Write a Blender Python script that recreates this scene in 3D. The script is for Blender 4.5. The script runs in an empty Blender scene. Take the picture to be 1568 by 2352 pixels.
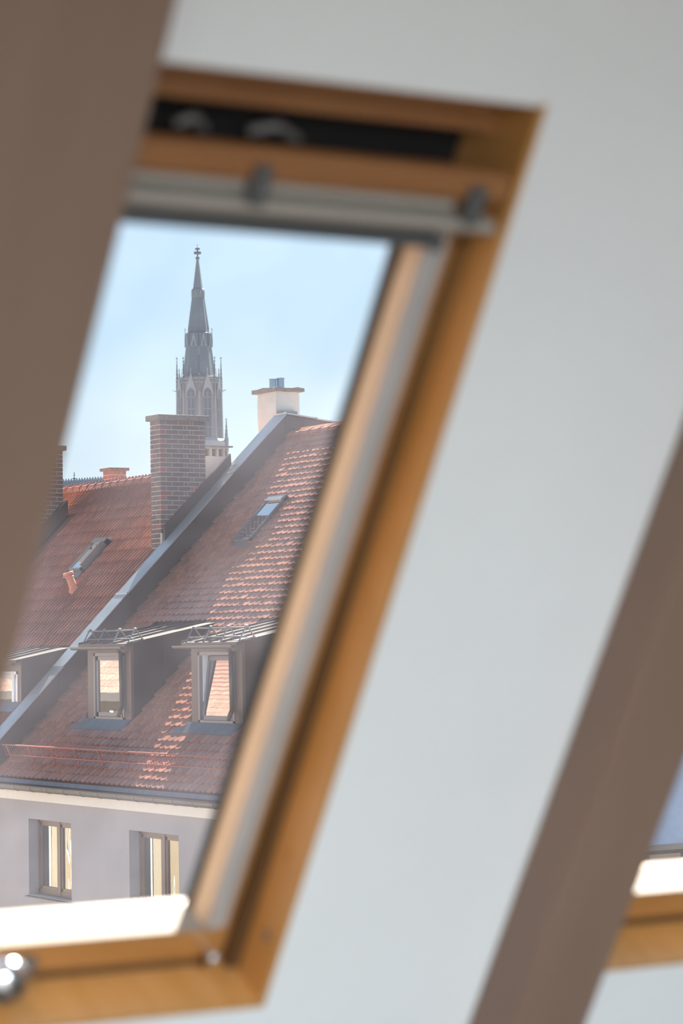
import bpy, math, random
from mathutils import Vector, Matrix
random.seed(7)
R = math.radians
sc = bpy.context.scene
COL = sc.collection

# ------------------------------------------------------------------ camera
PITCH, ROLL, YAW = R(2.90), R(-0.904), R(57.82)
fwd = Vector((math.cos(PITCH)*math.cos(YAW), math.cos(PITCH)*math.sin(YAW), math.sin(PITCH)))
rt0 = Vector((math.sin(YAW), -math.cos(YAW), 0)); up0 = rt0.cross(fwd)
rt = math.cos(ROLL)*rt0 + math.sin(ROLL)*up0; up = -math.sin(ROLL)*rt0 + math.cos(ROLL)*up0
cam_d = bpy.data.cameras.new('camera'); cam = bpy.data.objects.new('camera', cam_d); COL.objects.link(cam)
m3 = Matrix((rt, up, -fwd)).transposed()
cam.matrix_world = m3.to_4x4()
cam_d.sensor_fit = 'VERTICAL'; cam_d.sensor_height = 36; cam_d.sensor_width = 24
cam_d.lens = 5918/2352*36
cam_d.clip_start = 0.05; cam_d.clip_end = 3000
cam_d.dof.use_dof = True; cam_d.dof.focus_distance = 50; cam_d.dof.aperture_fstop = 3.9
sc.camera = cam

# ------------------------------------------------------------------ sun direction (towards the sun), grazing the 45 degree roofs
_up = Vector((1, 0, 1)).normalized(); _N = Vector((-1, 0, 1)).normalized()
_ip = (_up + Vector((0, 0.5788, 0))).normalized()
GRAZE = R(2.9)
SUN = (_ip*math.cos(GRAZE) + _N*math.sin(GRAZE)).normalized()
sd = bpy.data.lights.new('sun', 'SUN'); so = bpy.data.objects.new('sun', sd); COL.objects.link(so)
sd.energy = 37.0; sd.angle = R(0.53); sd.color = (1.0, 0.90, 0.77)
so.rotation_euler = SUN.to_track_quat('Z', 'Y').to_euler(); so.location = (0, 0, 30)

# ------------------------------------------------------------------ sky
w = bpy.data.worlds.new('sky'); sc.world = w; w.use_nodes = True
nt = w.node_tree; nt.nodes.clear()
def N(t, **k):
    n = nt.nodes.new(t)
    for a, b in k.items(): setattr(n, a, b)
    return n
tc = N('ShaderNodeTexCoord'); sep = N('ShaderNodeSeparateXYZ'); nt.links.new(tc.outputs['Generated'], sep.inputs[0])
ramp = N('ShaderNodeValToRGB'); nt.links.new(sep.outputs['Z'], ramp.inputs[0])
cr = ramp.color_ramp
cr.elements[0].position = 0.0; cr.elements[0].color = (0.80, 0.86, 0.90, 1)
cr.elements[1].position = 1.0; cr.elements[1].color = (0.19, 0.33, 0.54, 1)
for p, c in ((0.06, (0.73, 0.86, 0.95)), (0.115, (0.56, 0.77, 0.94)), (0.17, (0.44, 0.68, 0.90)), (0.4, (0.30, 0.49, 0.74))):
    e = cr.elements.new(p); e.color = (*c, 1)
vd = N('ShaderNodeVectorMath', operation='DOT_PRODUCT'); nt.links.new(tc.outputs['Generated'], vd.inputs[0]); vd.inputs[1].default_value = SUN
mx = N('ShaderNodeMath', operation='MAXIMUM'); nt.links.new(vd.outputs['Value'], mx.inputs[0]); mx.inputs[1].default_value = 0
pw = N('ShaderNodeMath', operation='POWER'); nt.links.new(mx.outputs[0], pw.inputs[0]); pw.inputs[1].default_value = 8
ml = N('ShaderNodeMath', operation='MULTIPLY'); nt.links.new(pw.outputs[0], ml.inputs[0]); ml.inputs[1].default_value = 0.55
mixc = N('ShaderNodeMixRGB', blend_type='ADD'); mixc.inputs['Fac'].default_value = 1.0
glow = N('ShaderNodeMixRGB', blend_type='MULTIPLY'); glow.inputs['Fac'].default_value = 1.0; glow.inputs[2].default_value = (1, .95, .85, 1)
nt.links.new(ml.outputs[0], glow.inputs[1]); nt.links.new(ramp.outputs[0], mixc.inputs[1]); nt.links.new(glow.outputs[0], mixc.inputs[2])
bg = N('ShaderNodeBackground'); bg.inputs['Strength'].default_value = 1.0
out = N('ShaderNodeOutputWorld'); nt.links.new(mixc.outputs[0], bg.inputs[0]); nt.links.new(bg.outputs[0], out.inputs[0])

# ------------------------------------------------------------------ fill lights added for the room, in unseen openings behind the camera
def area(name, loc, rot, sx, sy, power, color):
    d = bpy.data.lights.new(name, 'AREA'); d.shape = 'RECTANGLE'; d.size = sx; d.size_y = sy; d.energy = power; d.color = color
    o = bpy.data.objects.new(name, d); COL.objects.link(o); o.location = loc; o.rotation_euler = rot; return o
area('back_fill', (1.4, -5.92, -0.3), (R(90), 0, 0), 4.2, 0.9, 10, (0.86, 0.94, 1.0))  # weak fill light added in the unseen back window
area('ceiling_fill', (0.0, -4.2, 0.93), (0, 0, 0), 3.6, 2.2, 2350, (0.80, 0.91, 1.0))  # lamp added in a made-up ceiling opening to grade the sloped ceiling

sc.view_settings.view_transform = 'Standard'; sc.view_settings.look = 'None'
sc.view_settings.gamma = 1; sc.view_settings.use_curve_mapping = False
sc.view_settings.exposure = 0.0

# ------------------------------------------------------------------ materials
def mat(name, col, rough=0.6, metal=0.0, var=0.0, rnd=0.0, scale=8.0, bump=0.0, bscale=None, spec=0.5, col2=None, streak=None, coat=0.0):
    m = bpy.data.materials.new(name); m.use_nodes = True
    t = m.node_tree; b = t.nodes['Principled BSDF']
    b.inputs['Roughness'].default_value = rough; b.inputs['Metallic'].default_value = metal
    b.inputs['Specular IOR Level'].default_value = spec; b.inputs['Coat Weight'].default_value = coat
    L = t.links.new
    def n(k, **kw):
        q = t.nodes.new(k)
        for a, c in kw.items(): setattr(q, a, c)
        return q
    base = n('ShaderNodeRGB'); base.outputs[0].default_value = (*col, 1); cur = base.outputs[0]
    tcn = n('ShaderNodeTexCoord'); mp = n('ShaderNodeMapping'); L(tcn.outputs['Object'], mp.inputs[0])
    if streak: mp.inputs['Scale'].default_value = streak
    if var > 0 or col2:
        no = n('ShaderNodeTexNoise'); no.inputs['Scale'].default_value = scale; no.inputs['Detail'].default_value = 5; L(mp.outputs[0], no.inputs['Vector'])
        mr = n('ShaderNodeMapRange'); mr.inputs[1].default_value = 0.3; mr.inputs[2].default_value = 0.7; L(no.outputs[0], mr.inputs[0])
        mxn = n('ShaderNodeMixRGB'); L(mr.outputs[0], mxn.inputs[0])
        c2 = col2 if col2 else tuple(c*(1-var) for c in col); c1 = col if col2 else tuple(min(1, c*(1+var)) for c in col)
        mxn.inputs[1].default_value = (*c1, 1); mxn.inputs[2].default_value = (*c2, 1); cur = mxn.outputs[0]
    if rnd > 0:
        oi = n('ShaderNodeObjectInfo'); ge = n('ShaderNodeNewGeometry')
        ad = n('ShaderNodeMath', operation='ADD'); L(oi.outputs['Random'], ad.inputs[0]); L(ge.outputs['Random Per Island'], ad.inputs[1])
        fr = n('ShaderNodeMath', operation='FRACT'); L(ad.outputs[0], fr.inputs[0])
        mr2 = n('ShaderNodeMapRange'); mr2.inputs[3].default_value = 1-rnd; mr2.inputs[4].default_value = 1+rnd; L(fr.outputs[0], mr2.inputs[0])
        vm = n('ShaderNodeVectorMath', operation='SCALE'); L(cur, vm.inputs[0]); L(mr2.outputs[0], vm.inputs['Scale']); cur = vm.outputs[0]
    L(cur, b.inputs['Base Color'])
    if bump > 0:
        nb = n('ShaderNodeTexNoise'); nb.inputs['Scale'].default_value = bscale or scale*3; nb.inputs['Detail'].default_value = 4; L(mp.outputs[0], nb.inputs['Vector'])
        bn = n('ShaderNodeBump'); bn.inputs['Strength'].default_value = bump; bn.inputs['Distance'].default_value = 0.02; L(nb.outputs[0], bn.inputs['Height']); L(bn.outputs[0], b.inputs['Normal'])
    return m

M = {}
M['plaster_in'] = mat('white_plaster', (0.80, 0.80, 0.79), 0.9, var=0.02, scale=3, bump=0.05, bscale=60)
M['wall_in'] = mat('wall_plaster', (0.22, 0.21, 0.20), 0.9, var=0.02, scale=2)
M['floor'] = mat('dark_oak_floor', (0.08, 0.064, 0.05), 0.5, var=0.2, scale=4, streak=(1, 12, 1))
M['beam'] = mat('brown_painted_beam', (0.235, 0.150, 0.108), 0.6, var=0.06, scale=2.0, streak=(6, 1, 1))
M['pine'] = mat('varnished_pine', (0.58, 0.30, 0.105), 0.38, col2=(0.48, 0.235, 0.065), scale=5, streak=(9, 1.0, 1.0), coat=0.25)
M['sash_pine'] = mat('varnished_pine_sash', (0.44, 0.205, 0.065), 0.38, col2=(0.36, 0.16, 0.04), scale=5, streak=(1.0, 9, 9), coat=0.25)  # darker than the lining pine: dimmer room-side light put into the colour
M['lit_pine'] = mat('skylit_pine', (0.78, 0.56, 0.36), 0.5, var=0.04)  # paler copy of the pine: sky light painted into the colour
M['gap_shade'] = mat('brown_gap_shade', (0.10, 0.045, 0.012), 0.7)  # brown tone painted for the shade in the sash gaps
M['dark_pine'] = mat('shaded_pine', (0.34, 0.15, 0.055), 0.5, col2=(0.26, 0.105, 0.035), scale=5, streak=(1, 9, 9))  # darker pine copy: shade at the window top put into the colour
M['alu_head'] = mat('grey_blind_headbox', (0.40, 0.365, 0.32), 0.5, metal=0.2)
M['lit_rail_top'] = mat('sunlit_rail_top', (0.28, 0.245, 0.205), 0.7)  # separate tone for the rail top: its sunlit look put into colour
M['gasket'] = mat('black_gasket', (0.02, 0.025, 0.028), 0.5)
M['alu'] = mat('grey_aluminium_rail', (0.52, 0.52, 0.51), 0.45, metal=0.35, var=0.05)
M['alu_dark'] = mat('dark_grey_bracket', (0.10, 0.10, 0.10), 0.5)
M['chrome'] = mat('polished_chrome', (0.82, 0.83, 0.85), 0.12, metal=1.0)
M['black'] = mat('cavity_shade', (0.004, 0.003, 0.003), 0.8)  # near-black so the cavity's shade sits in the colour
M['screw'] = mat('dull_screw_cap', (0.22, 0.20, 0.19), 0.5, metal=0.4)
M['plug'] = mat('wooden_plug', (0.42, 0.19, 0.05), 0.5)
M['tileA'] = mat('clay_plain_tile', (0.33, 0.140, 0.090), 0.36, rnd=0.22, var=0.12, scale=9, bump=0.10, bscale=40)
M['tileB'] = mat('clay_interlocking_tile', (0.27, 0.092, 0.056), 0.40, rnd=0.16, var=0.14, scale=7, bump=0.10, bscale=40)
M['terra'] = mat('terracotta', (0.62, 0.23, 0.13), 0.5, var=0.06)
M['under'] = mat('roof_underlay', (0.16, 0.07, 0.05), 0.9)
M['clad'] = mat('dark_grey_sheet_metal', (0.062, 0.056, 0.054), 0.42, var=0.10, scale=2.5, rnd=0.10, metal=0.3)
M['clad2'] = mat('brown_grey_sheet_metal', (0.108, 0.086, 0.077), 0.5, var=0.05, scale=3)
M['zinc'] = mat('weathered_zinc', (0.44, 0.46, 0.46), 0.40, metal=0.6, var=0.12, scale=2.0)
M['zinc_dark'] = mat('dark_zinc', (0.17, 0.18, 0.19), 0.40, metal=0.6, var=0.10, scale=4)
M['zinc_blue'] = mat('new_zinc_sheet', (0.155, 0.175, 0.20), 0.5, metal=0.2, var=0.12, scale=6)
M['gutter'] = mat('gutter_zinc', (0.115, 0.108, 0.10), 0.45, metal=0.4, var=0.08, scale=4)
M['render'] = mat('grey_render', (0.43, 0.405, 0.42), 0.95, var=0.03, scale=1.2, bump=0.1, bscale=60)
M['cornice'] = mat('cream_cornice', (0.95, 0.87, 0.79), 0.9, var=0.02)
M['white_render'] = mat('old_white_render', (0.58, 0.555, 0.51), 0.95, var=0.06, scale=3, bump=0.4, bscale=10)
M['concrete'] = mat('rough_concrete', (0.19, 0.175, 0.16), 0.95, var=0.25, scale=14, bump=0.8, bscale=30)
M['mortar'] = mat('pale_mortar', (0.62, 0.56, 0.52), 0.95, var=0.05)
M['brick'] = mat('dark_clinker_brick', (0.135, 0.098, 0.092), 0.8, rnd=0.22, var=0.08, scale=20)
M['brick_red'] = mat('red_clinker_brick', (0.30, 0.10, 0.085), 0.8, rnd=0.15)
M['brick_warm'] = mat('red_brown_brick', (0.30, 0.15, 0.12), 0.8, rnd=0.15)
M['steel'] = mat('stainless_flue', (0.22, 0.33, 0.42), 0.25, metal=1.0)  # blue of the reflected sky put into the steel colour
M['wframe'] = mat('brown_wood_window_frame', (0.22, 0.165, 0.13), 0.5, var=0.05)
M['gframe'] = mat('light_grey_window_frame', (0.20, 0.195, 0.20), 0.45)
M['whitef'] = mat('white_window_frame', (0.78, 0.79, 0.82), 0.4)
M['curtain'] = mat('white_curtain', (0.75, 0.74, 0.70), 0.9, var=0.1, scale=3, streak=(1, 12, 0.3))
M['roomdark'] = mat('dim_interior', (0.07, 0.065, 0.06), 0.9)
M['red_paint'] = mat('red_oxide_painted_steel', (0.36, 0.11, 0.08), 0.4)
M['stone'] = mat('hazed_tower_stone', (0.125, 0.165, 0.20), 0.9, var=0.12, scale=0.35)  # bluish tower stones: distance haze put into their colours
M['stone_light'] = mat('hazed_pale_stone', (0.25, 0.275, 0.29), 0.9, var=0.10, scale=0.5)
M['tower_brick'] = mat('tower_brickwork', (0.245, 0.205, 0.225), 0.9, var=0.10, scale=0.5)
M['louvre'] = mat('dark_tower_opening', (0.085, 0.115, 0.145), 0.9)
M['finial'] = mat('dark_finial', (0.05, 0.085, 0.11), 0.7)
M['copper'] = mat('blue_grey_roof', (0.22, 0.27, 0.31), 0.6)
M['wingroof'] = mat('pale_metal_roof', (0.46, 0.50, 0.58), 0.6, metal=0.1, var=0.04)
M['ground'] = mat('courtyard_paving', (0.20, 0.19, 0.18), 0.9, var=0.1)
M['yellow'] = mat('sunny_yellow_render', (0.27, 0.215, 0.13), 0.9, var=0.03)
M['sandroof'] = mat('sunny_tile_roof', (0.25, 0.145, 0.11), 0.7, rnd=0.25)

def glass_mat(name, dirt, gloss, tint, patch=2.5, rough=0.0, wavy=0.0, dirtcol=(.84, .83, 1.0)):
    m = bpy.data.materials.new(name); m.use_nodes = True; t = m.node_tree; t.nodes.clear(); L = t.links.new
    o = t.nodes.new('ShaderNodeOutputMaterial'); tr = t.nodes.new('ShaderNodeBsdfTransparent'); tr.inputs[0].default_value = (*tint, 1)
    gl = t.nodes.new('ShaderNodeBsdfGlossy'); gl.inputs['Roughness'].default_value = rough
    fr = t.nodes.new('ShaderNodeFresnel'); fr.inputs[0].default_value = 1.5
    mu = t.nodes.new('ShaderNodeMath'); mu.operation = 'MULTIPLY'; L(fr.outputs[0], mu.inputs[0]); mu.inputs[1].default_value = gloss
    mu.use_clamp = True
    gb_ = t.nodes.new('ShaderNodeNewGeometry'); iv = t.nodes.new('ShaderNodeMath'); iv.operation = 'SUBTRACT'; iv.inputs[0].default_value = 1; L(gb_.outputs['Backfacing'], iv.inputs[1])
    mu2 = t.nodes.new('ShaderNodeMath'); mu2.operation = 'MULTIPLY'; L(mu.outputs[0], mu2.inputs[0]); L(iv.outputs[0], mu2.inputs[1])
    m1 = t.nodes.new('ShaderNodeMixShader'); L(mu2.outputs[0], m1.inputs[0]); L(tr.outputs[0], m1.inputs[1]); L(gl.outputs[0], m1.inputs[2])
    cur = m1
    tcn = t.nodes.new('ShaderNodeTexCoord')
    if wavy:
        nb = t.nodes.new('ShaderNodeTexNoise'); nb.inputs['Scale'].default_value = 1.6; L(tcn.outputs['Object'], nb.inputs['Vector'])
        mpw = t.nodes.new('ShaderNodeMapping'); mpw.inputs['Scale'].default_value = (1, 2.0, 0.5); L(tcn.outputs['Object'], mpw.inputs[0]); L(mpw.outputs[0], nb.inputs['Vector'])
        bn = t.nodes.new('ShaderNodeBump'); bn.inputs['Strength'].default_value = wavy; bn.inputs['Distance'].default_value = 0.02; L(nb.outputs[0], bn.inputs['Height']); L(bn.outputs[0], gl.inputs['Normal'])
    if dirt:
        ts = t.nodes.new('ShaderNodeBsdfTranslucent'); ts.inputs[0].default_value = (*dirtcol, 1)
        no = t.nodes.new('ShaderNodeTexNoise'); no.inputs['Scale'].default_value = patch; no.inputs['Detail'].default_value = 3; L(tcn.outputs['Object'], no.inputs['Vector'])
        mr = t.nodes.new('ShaderNodeMapRange'); mr.inputs[1].default_value = 0.35; mr.inputs[2].default_value = 0.7; mr.inputs[3].default_value = dirt*0.35; mr.inputs[4].default_value = dirt*2.0; L(no.outputs[0], mr.inputs[0])
        m2 = t.nodes.new('ShaderNodeMixShader'); L(mr.outputs[0], m2.inputs[0]); L(m1.outputs[0], m2.inputs[1]); L(ts.outputs[0], m2.inputs[2]); cur = m2
    L(cur.outputs[0], o.inputs[0]); return m
M['glass'] = glass_mat('dusty_roof_window_glass', 0.0085, 1.0, (0.97, 0.985, 0.99), patch=4)
M['pane'] = glass_mat('reflecting_window_pane', 0.0, 4.0, (0.85, 0.9, 0.9), wavy=0.10)
M['pane_flat'] = glass_mat('clear_reflecting_pane', 0.0, 5.0, (0.85, 0.9, 0.9), wavy=0.02)

# ------------------------------------------------------------------ helpers
def wloc(o):
    v = Vector((0, 0, 0))
    while o: v += o.location; o = o.parent
    return v
def tag(o, label=None, cat=None, group=None, kind=None):
    if label: o['label'] = label
    if cat: o['category'] = cat
    if group: o['group'] = group
    if kind: o['kind'] = kind
    return o
def empty(name, loc, label=None, cat=None, group=None, kind=None):
    o = bpy.data.objects.new(name, None); o.empty_display_size = 0.1; COL.objects.link(o); o.location = loc
    return tag(o, label, cat, group, kind)
class MB:
    def __init__(s): s.v = []; s.f = []
    def add(s, vs, fs):
        b = len(s.v); s.v += [Vector(v) for v in vs]; s.f += [tuple(i+b for i in f) for f in fs]; return s
    def box(s, x0, x1, y0, y1, z0, z1, T=None):
        vs = [(x, y, z) for z in (z0, z1) for y in (y0, y1) for x in (x0, x1)]
        if T: vs = [T(*v) for v in vs]
        return s.add(vs, [(0, 2, 3, 1), (4, 5, 7, 6), (0, 1, 5, 4), (2, 6, 7, 3), (0, 4, 6, 2), (1, 3, 7, 5)])
    def prism(s, poly, a, b, f):            # f(u, v, w): polygon (u, v) extruded over w from a to b
        n = len(poly)
        vs = [f(u, v, a) for u, v in poly] + [f(u, v, b) for u, v in poly]
        return s.add(vs, [tuple(range(n))[::-1], tuple(range(n, 2*n))] + [(i, (i+1) % n, n+(i+1) % n, n+i) for i in range(n)])
    def cyl(s, p0, p1, r0, r1=None, n=12, caps=True):
        if r1 is None: r1 = r0
        p0 = Vector(p0); p1 = Vector(p1); d = (p1-p0).normalized()
        a = d.orthogonal().normalized(); b = d.cross(a); vs = []
        for p, r in ((p0, r0), (p1, r1)):
            for k in range(n):
                t = 2*math.pi*k/n; vs.append(p + a*r*math.cos(t) + b*r*math.sin(t))
        fs = [(k, (k+1) % n, n+(k+1) % n, n+k) for k in range(n)]
        if caps: fs += [tuple(range(n))[::-1], tuple(range(n, 2*n))]
        return s.add(vs, fs)
    def lathe(s, c, axis, prof, n=20):      # prof: list of (distance along axis, radius)
        c = Vector(c); d = Vector(axis).normalized(); a = d.orthogonal().normalized(); b = d.cross(a); vs = []
        for h, r in prof:
            for k in range(n):
                t = 2*math.pi*k/n; vs.append(c + d*h + a*r*math.cos(t) + b*r*math.sin(t))
        m = len(prof); fs = [(j*n+k, j*n+(k+1) % n, (j+1)*n+(k+1) % n, (j+1)*n+k) for j in range(m-1) for k in range(n)]
        fs += [tuple(range(n))[::-1], tuple(range((m-1)*n, m*n))]
        return s.add(vs, fs)
    def mesh(s, name, m, off=Vector((0, 0, 0)), smooth=False):
        me = bpy.data.meshes.new(name); me.from_pydata([tuple(v-off) for v in s.v], [], s.f); me.materials.append(m)
        import bmesh
        bm = bmesh.new(); bm.from_mesh(me); bmesh.ops.recalc_face_normals(bm, faces=bm.faces); bm.to_mesh(me); bm.free()
        if smooth:
            for p in me.polygons: p.use_smooth = True
        return me
    def build(s, name, m, parent=None, smooth=False, bevel=0, kind=None):
        off = wloc(parent) if parent else Vector((0, 0, 0))
        me = s.mesh(name, m, off, smooth); o = bpy.data.objects.new(name, me); COL.objects.link(o)
        if parent: o.parent = parent
        if bevel:
            b = o.modifiers.new('bevel', 'BEVEL'); b.width = bevel; b.segments = 2; b.limit_method = 'ANGLE'
        if kind: o['kind'] = kind
        return o
def piece(name, me, parent, mw):
    o = bpy.data.objects.new(name, me); COL.objects.link(o); o.parent = parent
    o.matrix_local = Matrix.Translation(-wloc(parent)) @ mw; return o
def B(*a): return MB().box(*a)
def copy_tree(o, shift, parent=None):
    c = o.copy(); COL.objects.link(c)
    if parent: c.parent = parent
    else: c.location = o.location + shift
    for ch in [q for q in list(sc.objects) if q.parent == o]: copy_tree(ch, shift, c)
    return c

# ------------------------------------------------------------------ the room: sloped ceiling with two roof windows
TH = R(58.5); PN = Vector((0, math.sin(TH), math.cos(TH))); PU = Vector((0, -math.cos(TH), math.sin(TH))); PC = 2.5
def W(x, s, h): return Vector((x, 0, 0)) + PU*s + PN*(PC+h)      # x along the wall, s up the slope, h outwards
def wb(mb, x0, x1, s0, s1, h0, h1): return mb.box(x0, x1, s0, s1, h0, h1, T=W)
WX = 1.225                      # distance between the two roof windows
X0, X1, S0, S1 = 1.290, 1.895, -2.142, -0.763
c = MB()
for a, b in ((-3.2, X0), (X1, X0+WX), (X1+WX, 6.2)): wb(c, a, b, S0, S1, 0, 0.16)
wb(c, -3.2, 6.2, -3.25, S0, 0, 0.16); wb(c, -3.2, 6.2, S1, -0.33, 0, 0.16)
c.build('ceiling', M['plaster_in'], kind='structure')
fc_ = MB(); fc_.box(-3.2, 6.2, -3.1, 2.45, 0.95, 1.07); fc_.box(-3.2, 6.2, -6.1, -5.3, 0.95, 1.07); fc_.box(-3.2, -1.8, -5.3, -3.1, 0.95, 1.07); fc_.box(1.8, 6.2, -5.3, -3.1, 0.95, 1.07)  # opening made up for the overhead fill light, out of view
tag(fc_.build('ceiling', M['plaster_in']), kind='structure')
tag(B(-3.2, 6.2, -6.1, 4.05, -1.60, -1.45).build('floor', M['floor']), kind='structure')
def side_wall(name, x0, x1):
    poly = [(-6.1, -1.6), (4.05, -1.6), (3.95, -1.35), (2.45, 1.07), (-6.1, 1.07)]
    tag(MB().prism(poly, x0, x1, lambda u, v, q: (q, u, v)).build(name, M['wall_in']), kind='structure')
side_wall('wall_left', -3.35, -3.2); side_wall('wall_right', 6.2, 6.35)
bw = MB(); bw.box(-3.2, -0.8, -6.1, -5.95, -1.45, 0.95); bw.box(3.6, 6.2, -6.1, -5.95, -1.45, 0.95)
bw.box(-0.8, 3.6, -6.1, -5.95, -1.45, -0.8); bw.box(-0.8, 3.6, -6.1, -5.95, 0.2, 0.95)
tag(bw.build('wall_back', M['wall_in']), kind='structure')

# rafters boxed in below the ceiling
def beam(x0, x1, hp, label):
    o = wb(MB(), x0, x1, -3.2, -0.42, -hp, -0.001).build('ceiling_beam', M['beam'], bevel=0.004)
    return tag(o, label, 'ceiling beam')
beam(0.93, 1.310, 0.10, 'wide brown painted ceiling beam covering the left side of the tall roof window')
beam(2.287, 2.427, 0.10, 'brown painted ceiling beam slanting between the two wooden roof windows')

def sash(x, s, h): return W(x, s, 0.068 + h + (-1.41 - s)*0.032)    # sash pivoted slightly open at the bottom
def roof_window(n):
    r = empty('window_%d' % n, W((X0+X1)/2, S0, 0.0), kind='structure')
    f = MB()
    wb(f, X1-0.006, X1+0.004, S0-0.004, S1+0.004, -0.003, 0.16); wb(f, X0-0.004, X0+0.006, S0-0.004, S1+0.004, -0.003, 0.16)
    wb(f, X0, X1, S0-0.004, S0+0.006, -0.003, 0.16); wb(f, X0, X1, S1-0.006, S1+0.004, 0.014, 0.16)
    f.build('lining', M['pine'], r)
    f = MB()
    wb(f, X0+0.006, X1-0.006, S1-0.064, S1-0.006, 0.075, 0.19)
    wb(f, X1-0.035, X1-0.006, S0+0.006, S1-0.034, 0.168, 0.185); wb(f, X0+0.006, X0+0.035, S0+0.006, S1-0.034, 0.168, 0.185)
    wb(f, X0+0.006, X1-0.006, S0+0.006, S0+0.030, 0.125, 0.16)
    f.build('fixed_frame', M['pine'], r, bevel=0.002).data.materials[0] = M['dark_pine']
    wb(MB(), X0+0.012, X1-0.012, -0.945, S1-0.064, 0.130, 0.19).build('vent_cavity_shade', M['black'], r)  # solid black block painted as the shade inside the vent gap
    g = MB()                                     # sash members
    xi0, xi1, xo0, xo1 = X0+0.066, X1-0.066, X0+0.020, X1-0.0265
    g.box(xi1, xo1, -2.120, -0.90, 0, 0.075, T=sash); g.box(xo0, xi0, -2.120, -0.90, 0, 0.075, T=sash)
    g.box(xi0, xi1, -0.972, -0.905, 0.0, 0.075, T=sash)
    sa = g.build('sash', M['sash_pine'], r, bevel=0.003)
    b = MB().prism([(-2.120, 0), (-2.074, 0), (-2.071, 0.003), (-2.071, 0.075), (-2.120, 0.075)], xi0-0.001, xi1+0.001, lambda u, v, q: sash(q, u, v))
    b.build('bottom_rail', M['sash_pine'], r)
    MB().box(xi0, xi1-0.001, -2.0712, -2.068, 0.001, 0.060, T=sash).build('sunlit_ledge', M['lit_rail_top'], r)  # thin strip carrying the painted sunlit tone of the rail top
    k = MB()
    k.box(xi1-0.012, xi1+0.001, -2.068, -0.970, 0.050, 0.060, T=sash); k.box(xi0-0.001, xi0+0.008, -2.068, -0.970, 0.050, 0.060, T=sash)
    k.box(xi0, xi1, -0.978, -0.971, 0.050, 0.060, T=sash)
    k.build('gasket', M['gasket'], r)
    MB().box(xi0-0.01, xi1+0.01, -2.072, -0.965, 0.060, 0.064, T=sash).build('glass_pane', M['glass'], r)
    wb(MB(), X1-0.0262, X1-0.0065, -2.128, -0.905, 0.070, 0.10).build('groove_shade', M['gap_shade'], r)  # dark strip standing in for shade in the side groove
    bd = MB(); bd.box(xi1-0.003, xi1+0.002, -2.068, -0.972, 0.008, 0.0495, T=sash); bd.box(xi0-0.002, xi0+0.003, -2.068, -0.972, 0.008, 0.0495, T=sash); bd.build('skylit_sash_face', M['lit_pine'], r)  # pale strips: sky light on the inner sash faces painted in
    wb(MB(), X0+0.02, X1-0.0065, S0+0.006, -2.120, 0.092, 0.12).build('groove_shade', M['gap_shade'], r)  # dark strip standing in for shade in the bottom gap
    # ventilation bar across the top
    vb = MB().prism([(-0.898, 0.030), (-0.898, 0.008), (-0.888, 0.0), (-0.866, 0.0), (-0.858, 0.008), (-0.858, 0.030)], X0+0.012, X1-0.010, lambda u, v, q: W(q, u, v))
    vb.build('ventilation_bar', M['dark_pine'], r)
    for xa, xb in ((1.447, 1.487), (1.547, 1.617)):
        l = MB(); l.cyl(W(xa, -0.862, 0.085), W((xa+xb)/2, -0.849, 0.078), 0.006, n=8); l.cyl(W((xa+xb)/2, -0.849, 0.078), W(xb, -0.866, 0.085), 0.006, n=8)
        l.build('latch', M['screw'], r)
    # screws and plug in the lining
    p = W(X1-0.0065, -2.0385, 0.0257); MB().cyl(p, p+Vector((-0.002, 0, 0)), 0.0085, n=16).build('screw', M['screw'], r)
    p = W(X1-0.0065, -1.9045, 0.0325); MB().cyl(p, p+Vector((-0.001, 0, 0)), 0.007, n=16).build('wooden_plug', M['plug'], r)
    bo = W(X1-0.064, -2.098, 0.066); q = MB().lathe(bo, -PN, [(-0.02, 0.006), (0.010, 0.006), (0.010, 0.011), (0.016, 0.011), (0.018, 0.008)], n=16)
    q.build('barrel_bolt', M['chrome'], r, smooth=False)
    # blind cassette, side rails, grip rail and brackets
    k = empty('blind_cassette', W(1.6, -0.95, 0.05), 'slim grey aluminium blind cassette fixed across the top of the %s wooden roof window' % ('tall' if n == 1 else 'right-hand partly hidden'), 'window blind')
    MB().prism([(-0.915, 0.045), (-0.915, 0.016), (-0.909, 0.008), (-0.897, 0.008), (-0.895, 0.045)], xi0-0.02, X1-0.080, lambda u, v, q: W(q, u, v)).build('headbox', M['alu_head'], k)
    MB().prism([(-0.934, 0.02), (-0.934, -0.004), (-0.926, -0.010), (-0.919, -0.004), (-0.917, 0.02)], X0+0.012, X1-0.020, lambda u, v, q: W(q, u, v)).build('grip_rail', M['alu_head'], k)
    wb(MB(), xi0-0.01, X1-0.085, -0.968, -0.930, 0.022, 0.060).build('headbox_shade', M['zinc_dark'], k)  # dark strip standing in for the shade under the headbox
    for xa in (X1-0.070, X0+0.042):
        sr = MB(); sr.box(xa, xa+0.012, -2.063, -0.93, -0.010, 0.0, T=sash); sr.box(xa+0.012, xa+0.028, -2.063, -0.93, -0.006, 0.0, T=sash)
        sr.build('side_rail', M['alu'], k)
    for xa in (1.526, 1.834):
        wb(MB(), xa-0.011, xa+0.011, -0.921, -0.872, -0.014, 0.006).build('bracket', M['alu_dark'], k, bevel=0.003)
    p = W(1.812, -0.960, 0.02); wb(MB(), 1.803, 1.821, -0.970, -0.950, 0.012, 0.03).build('end_stop', M['alu_dark'], k, bevel=0.003)
    return r, k
w1, k1 = roof_window(1)
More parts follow.
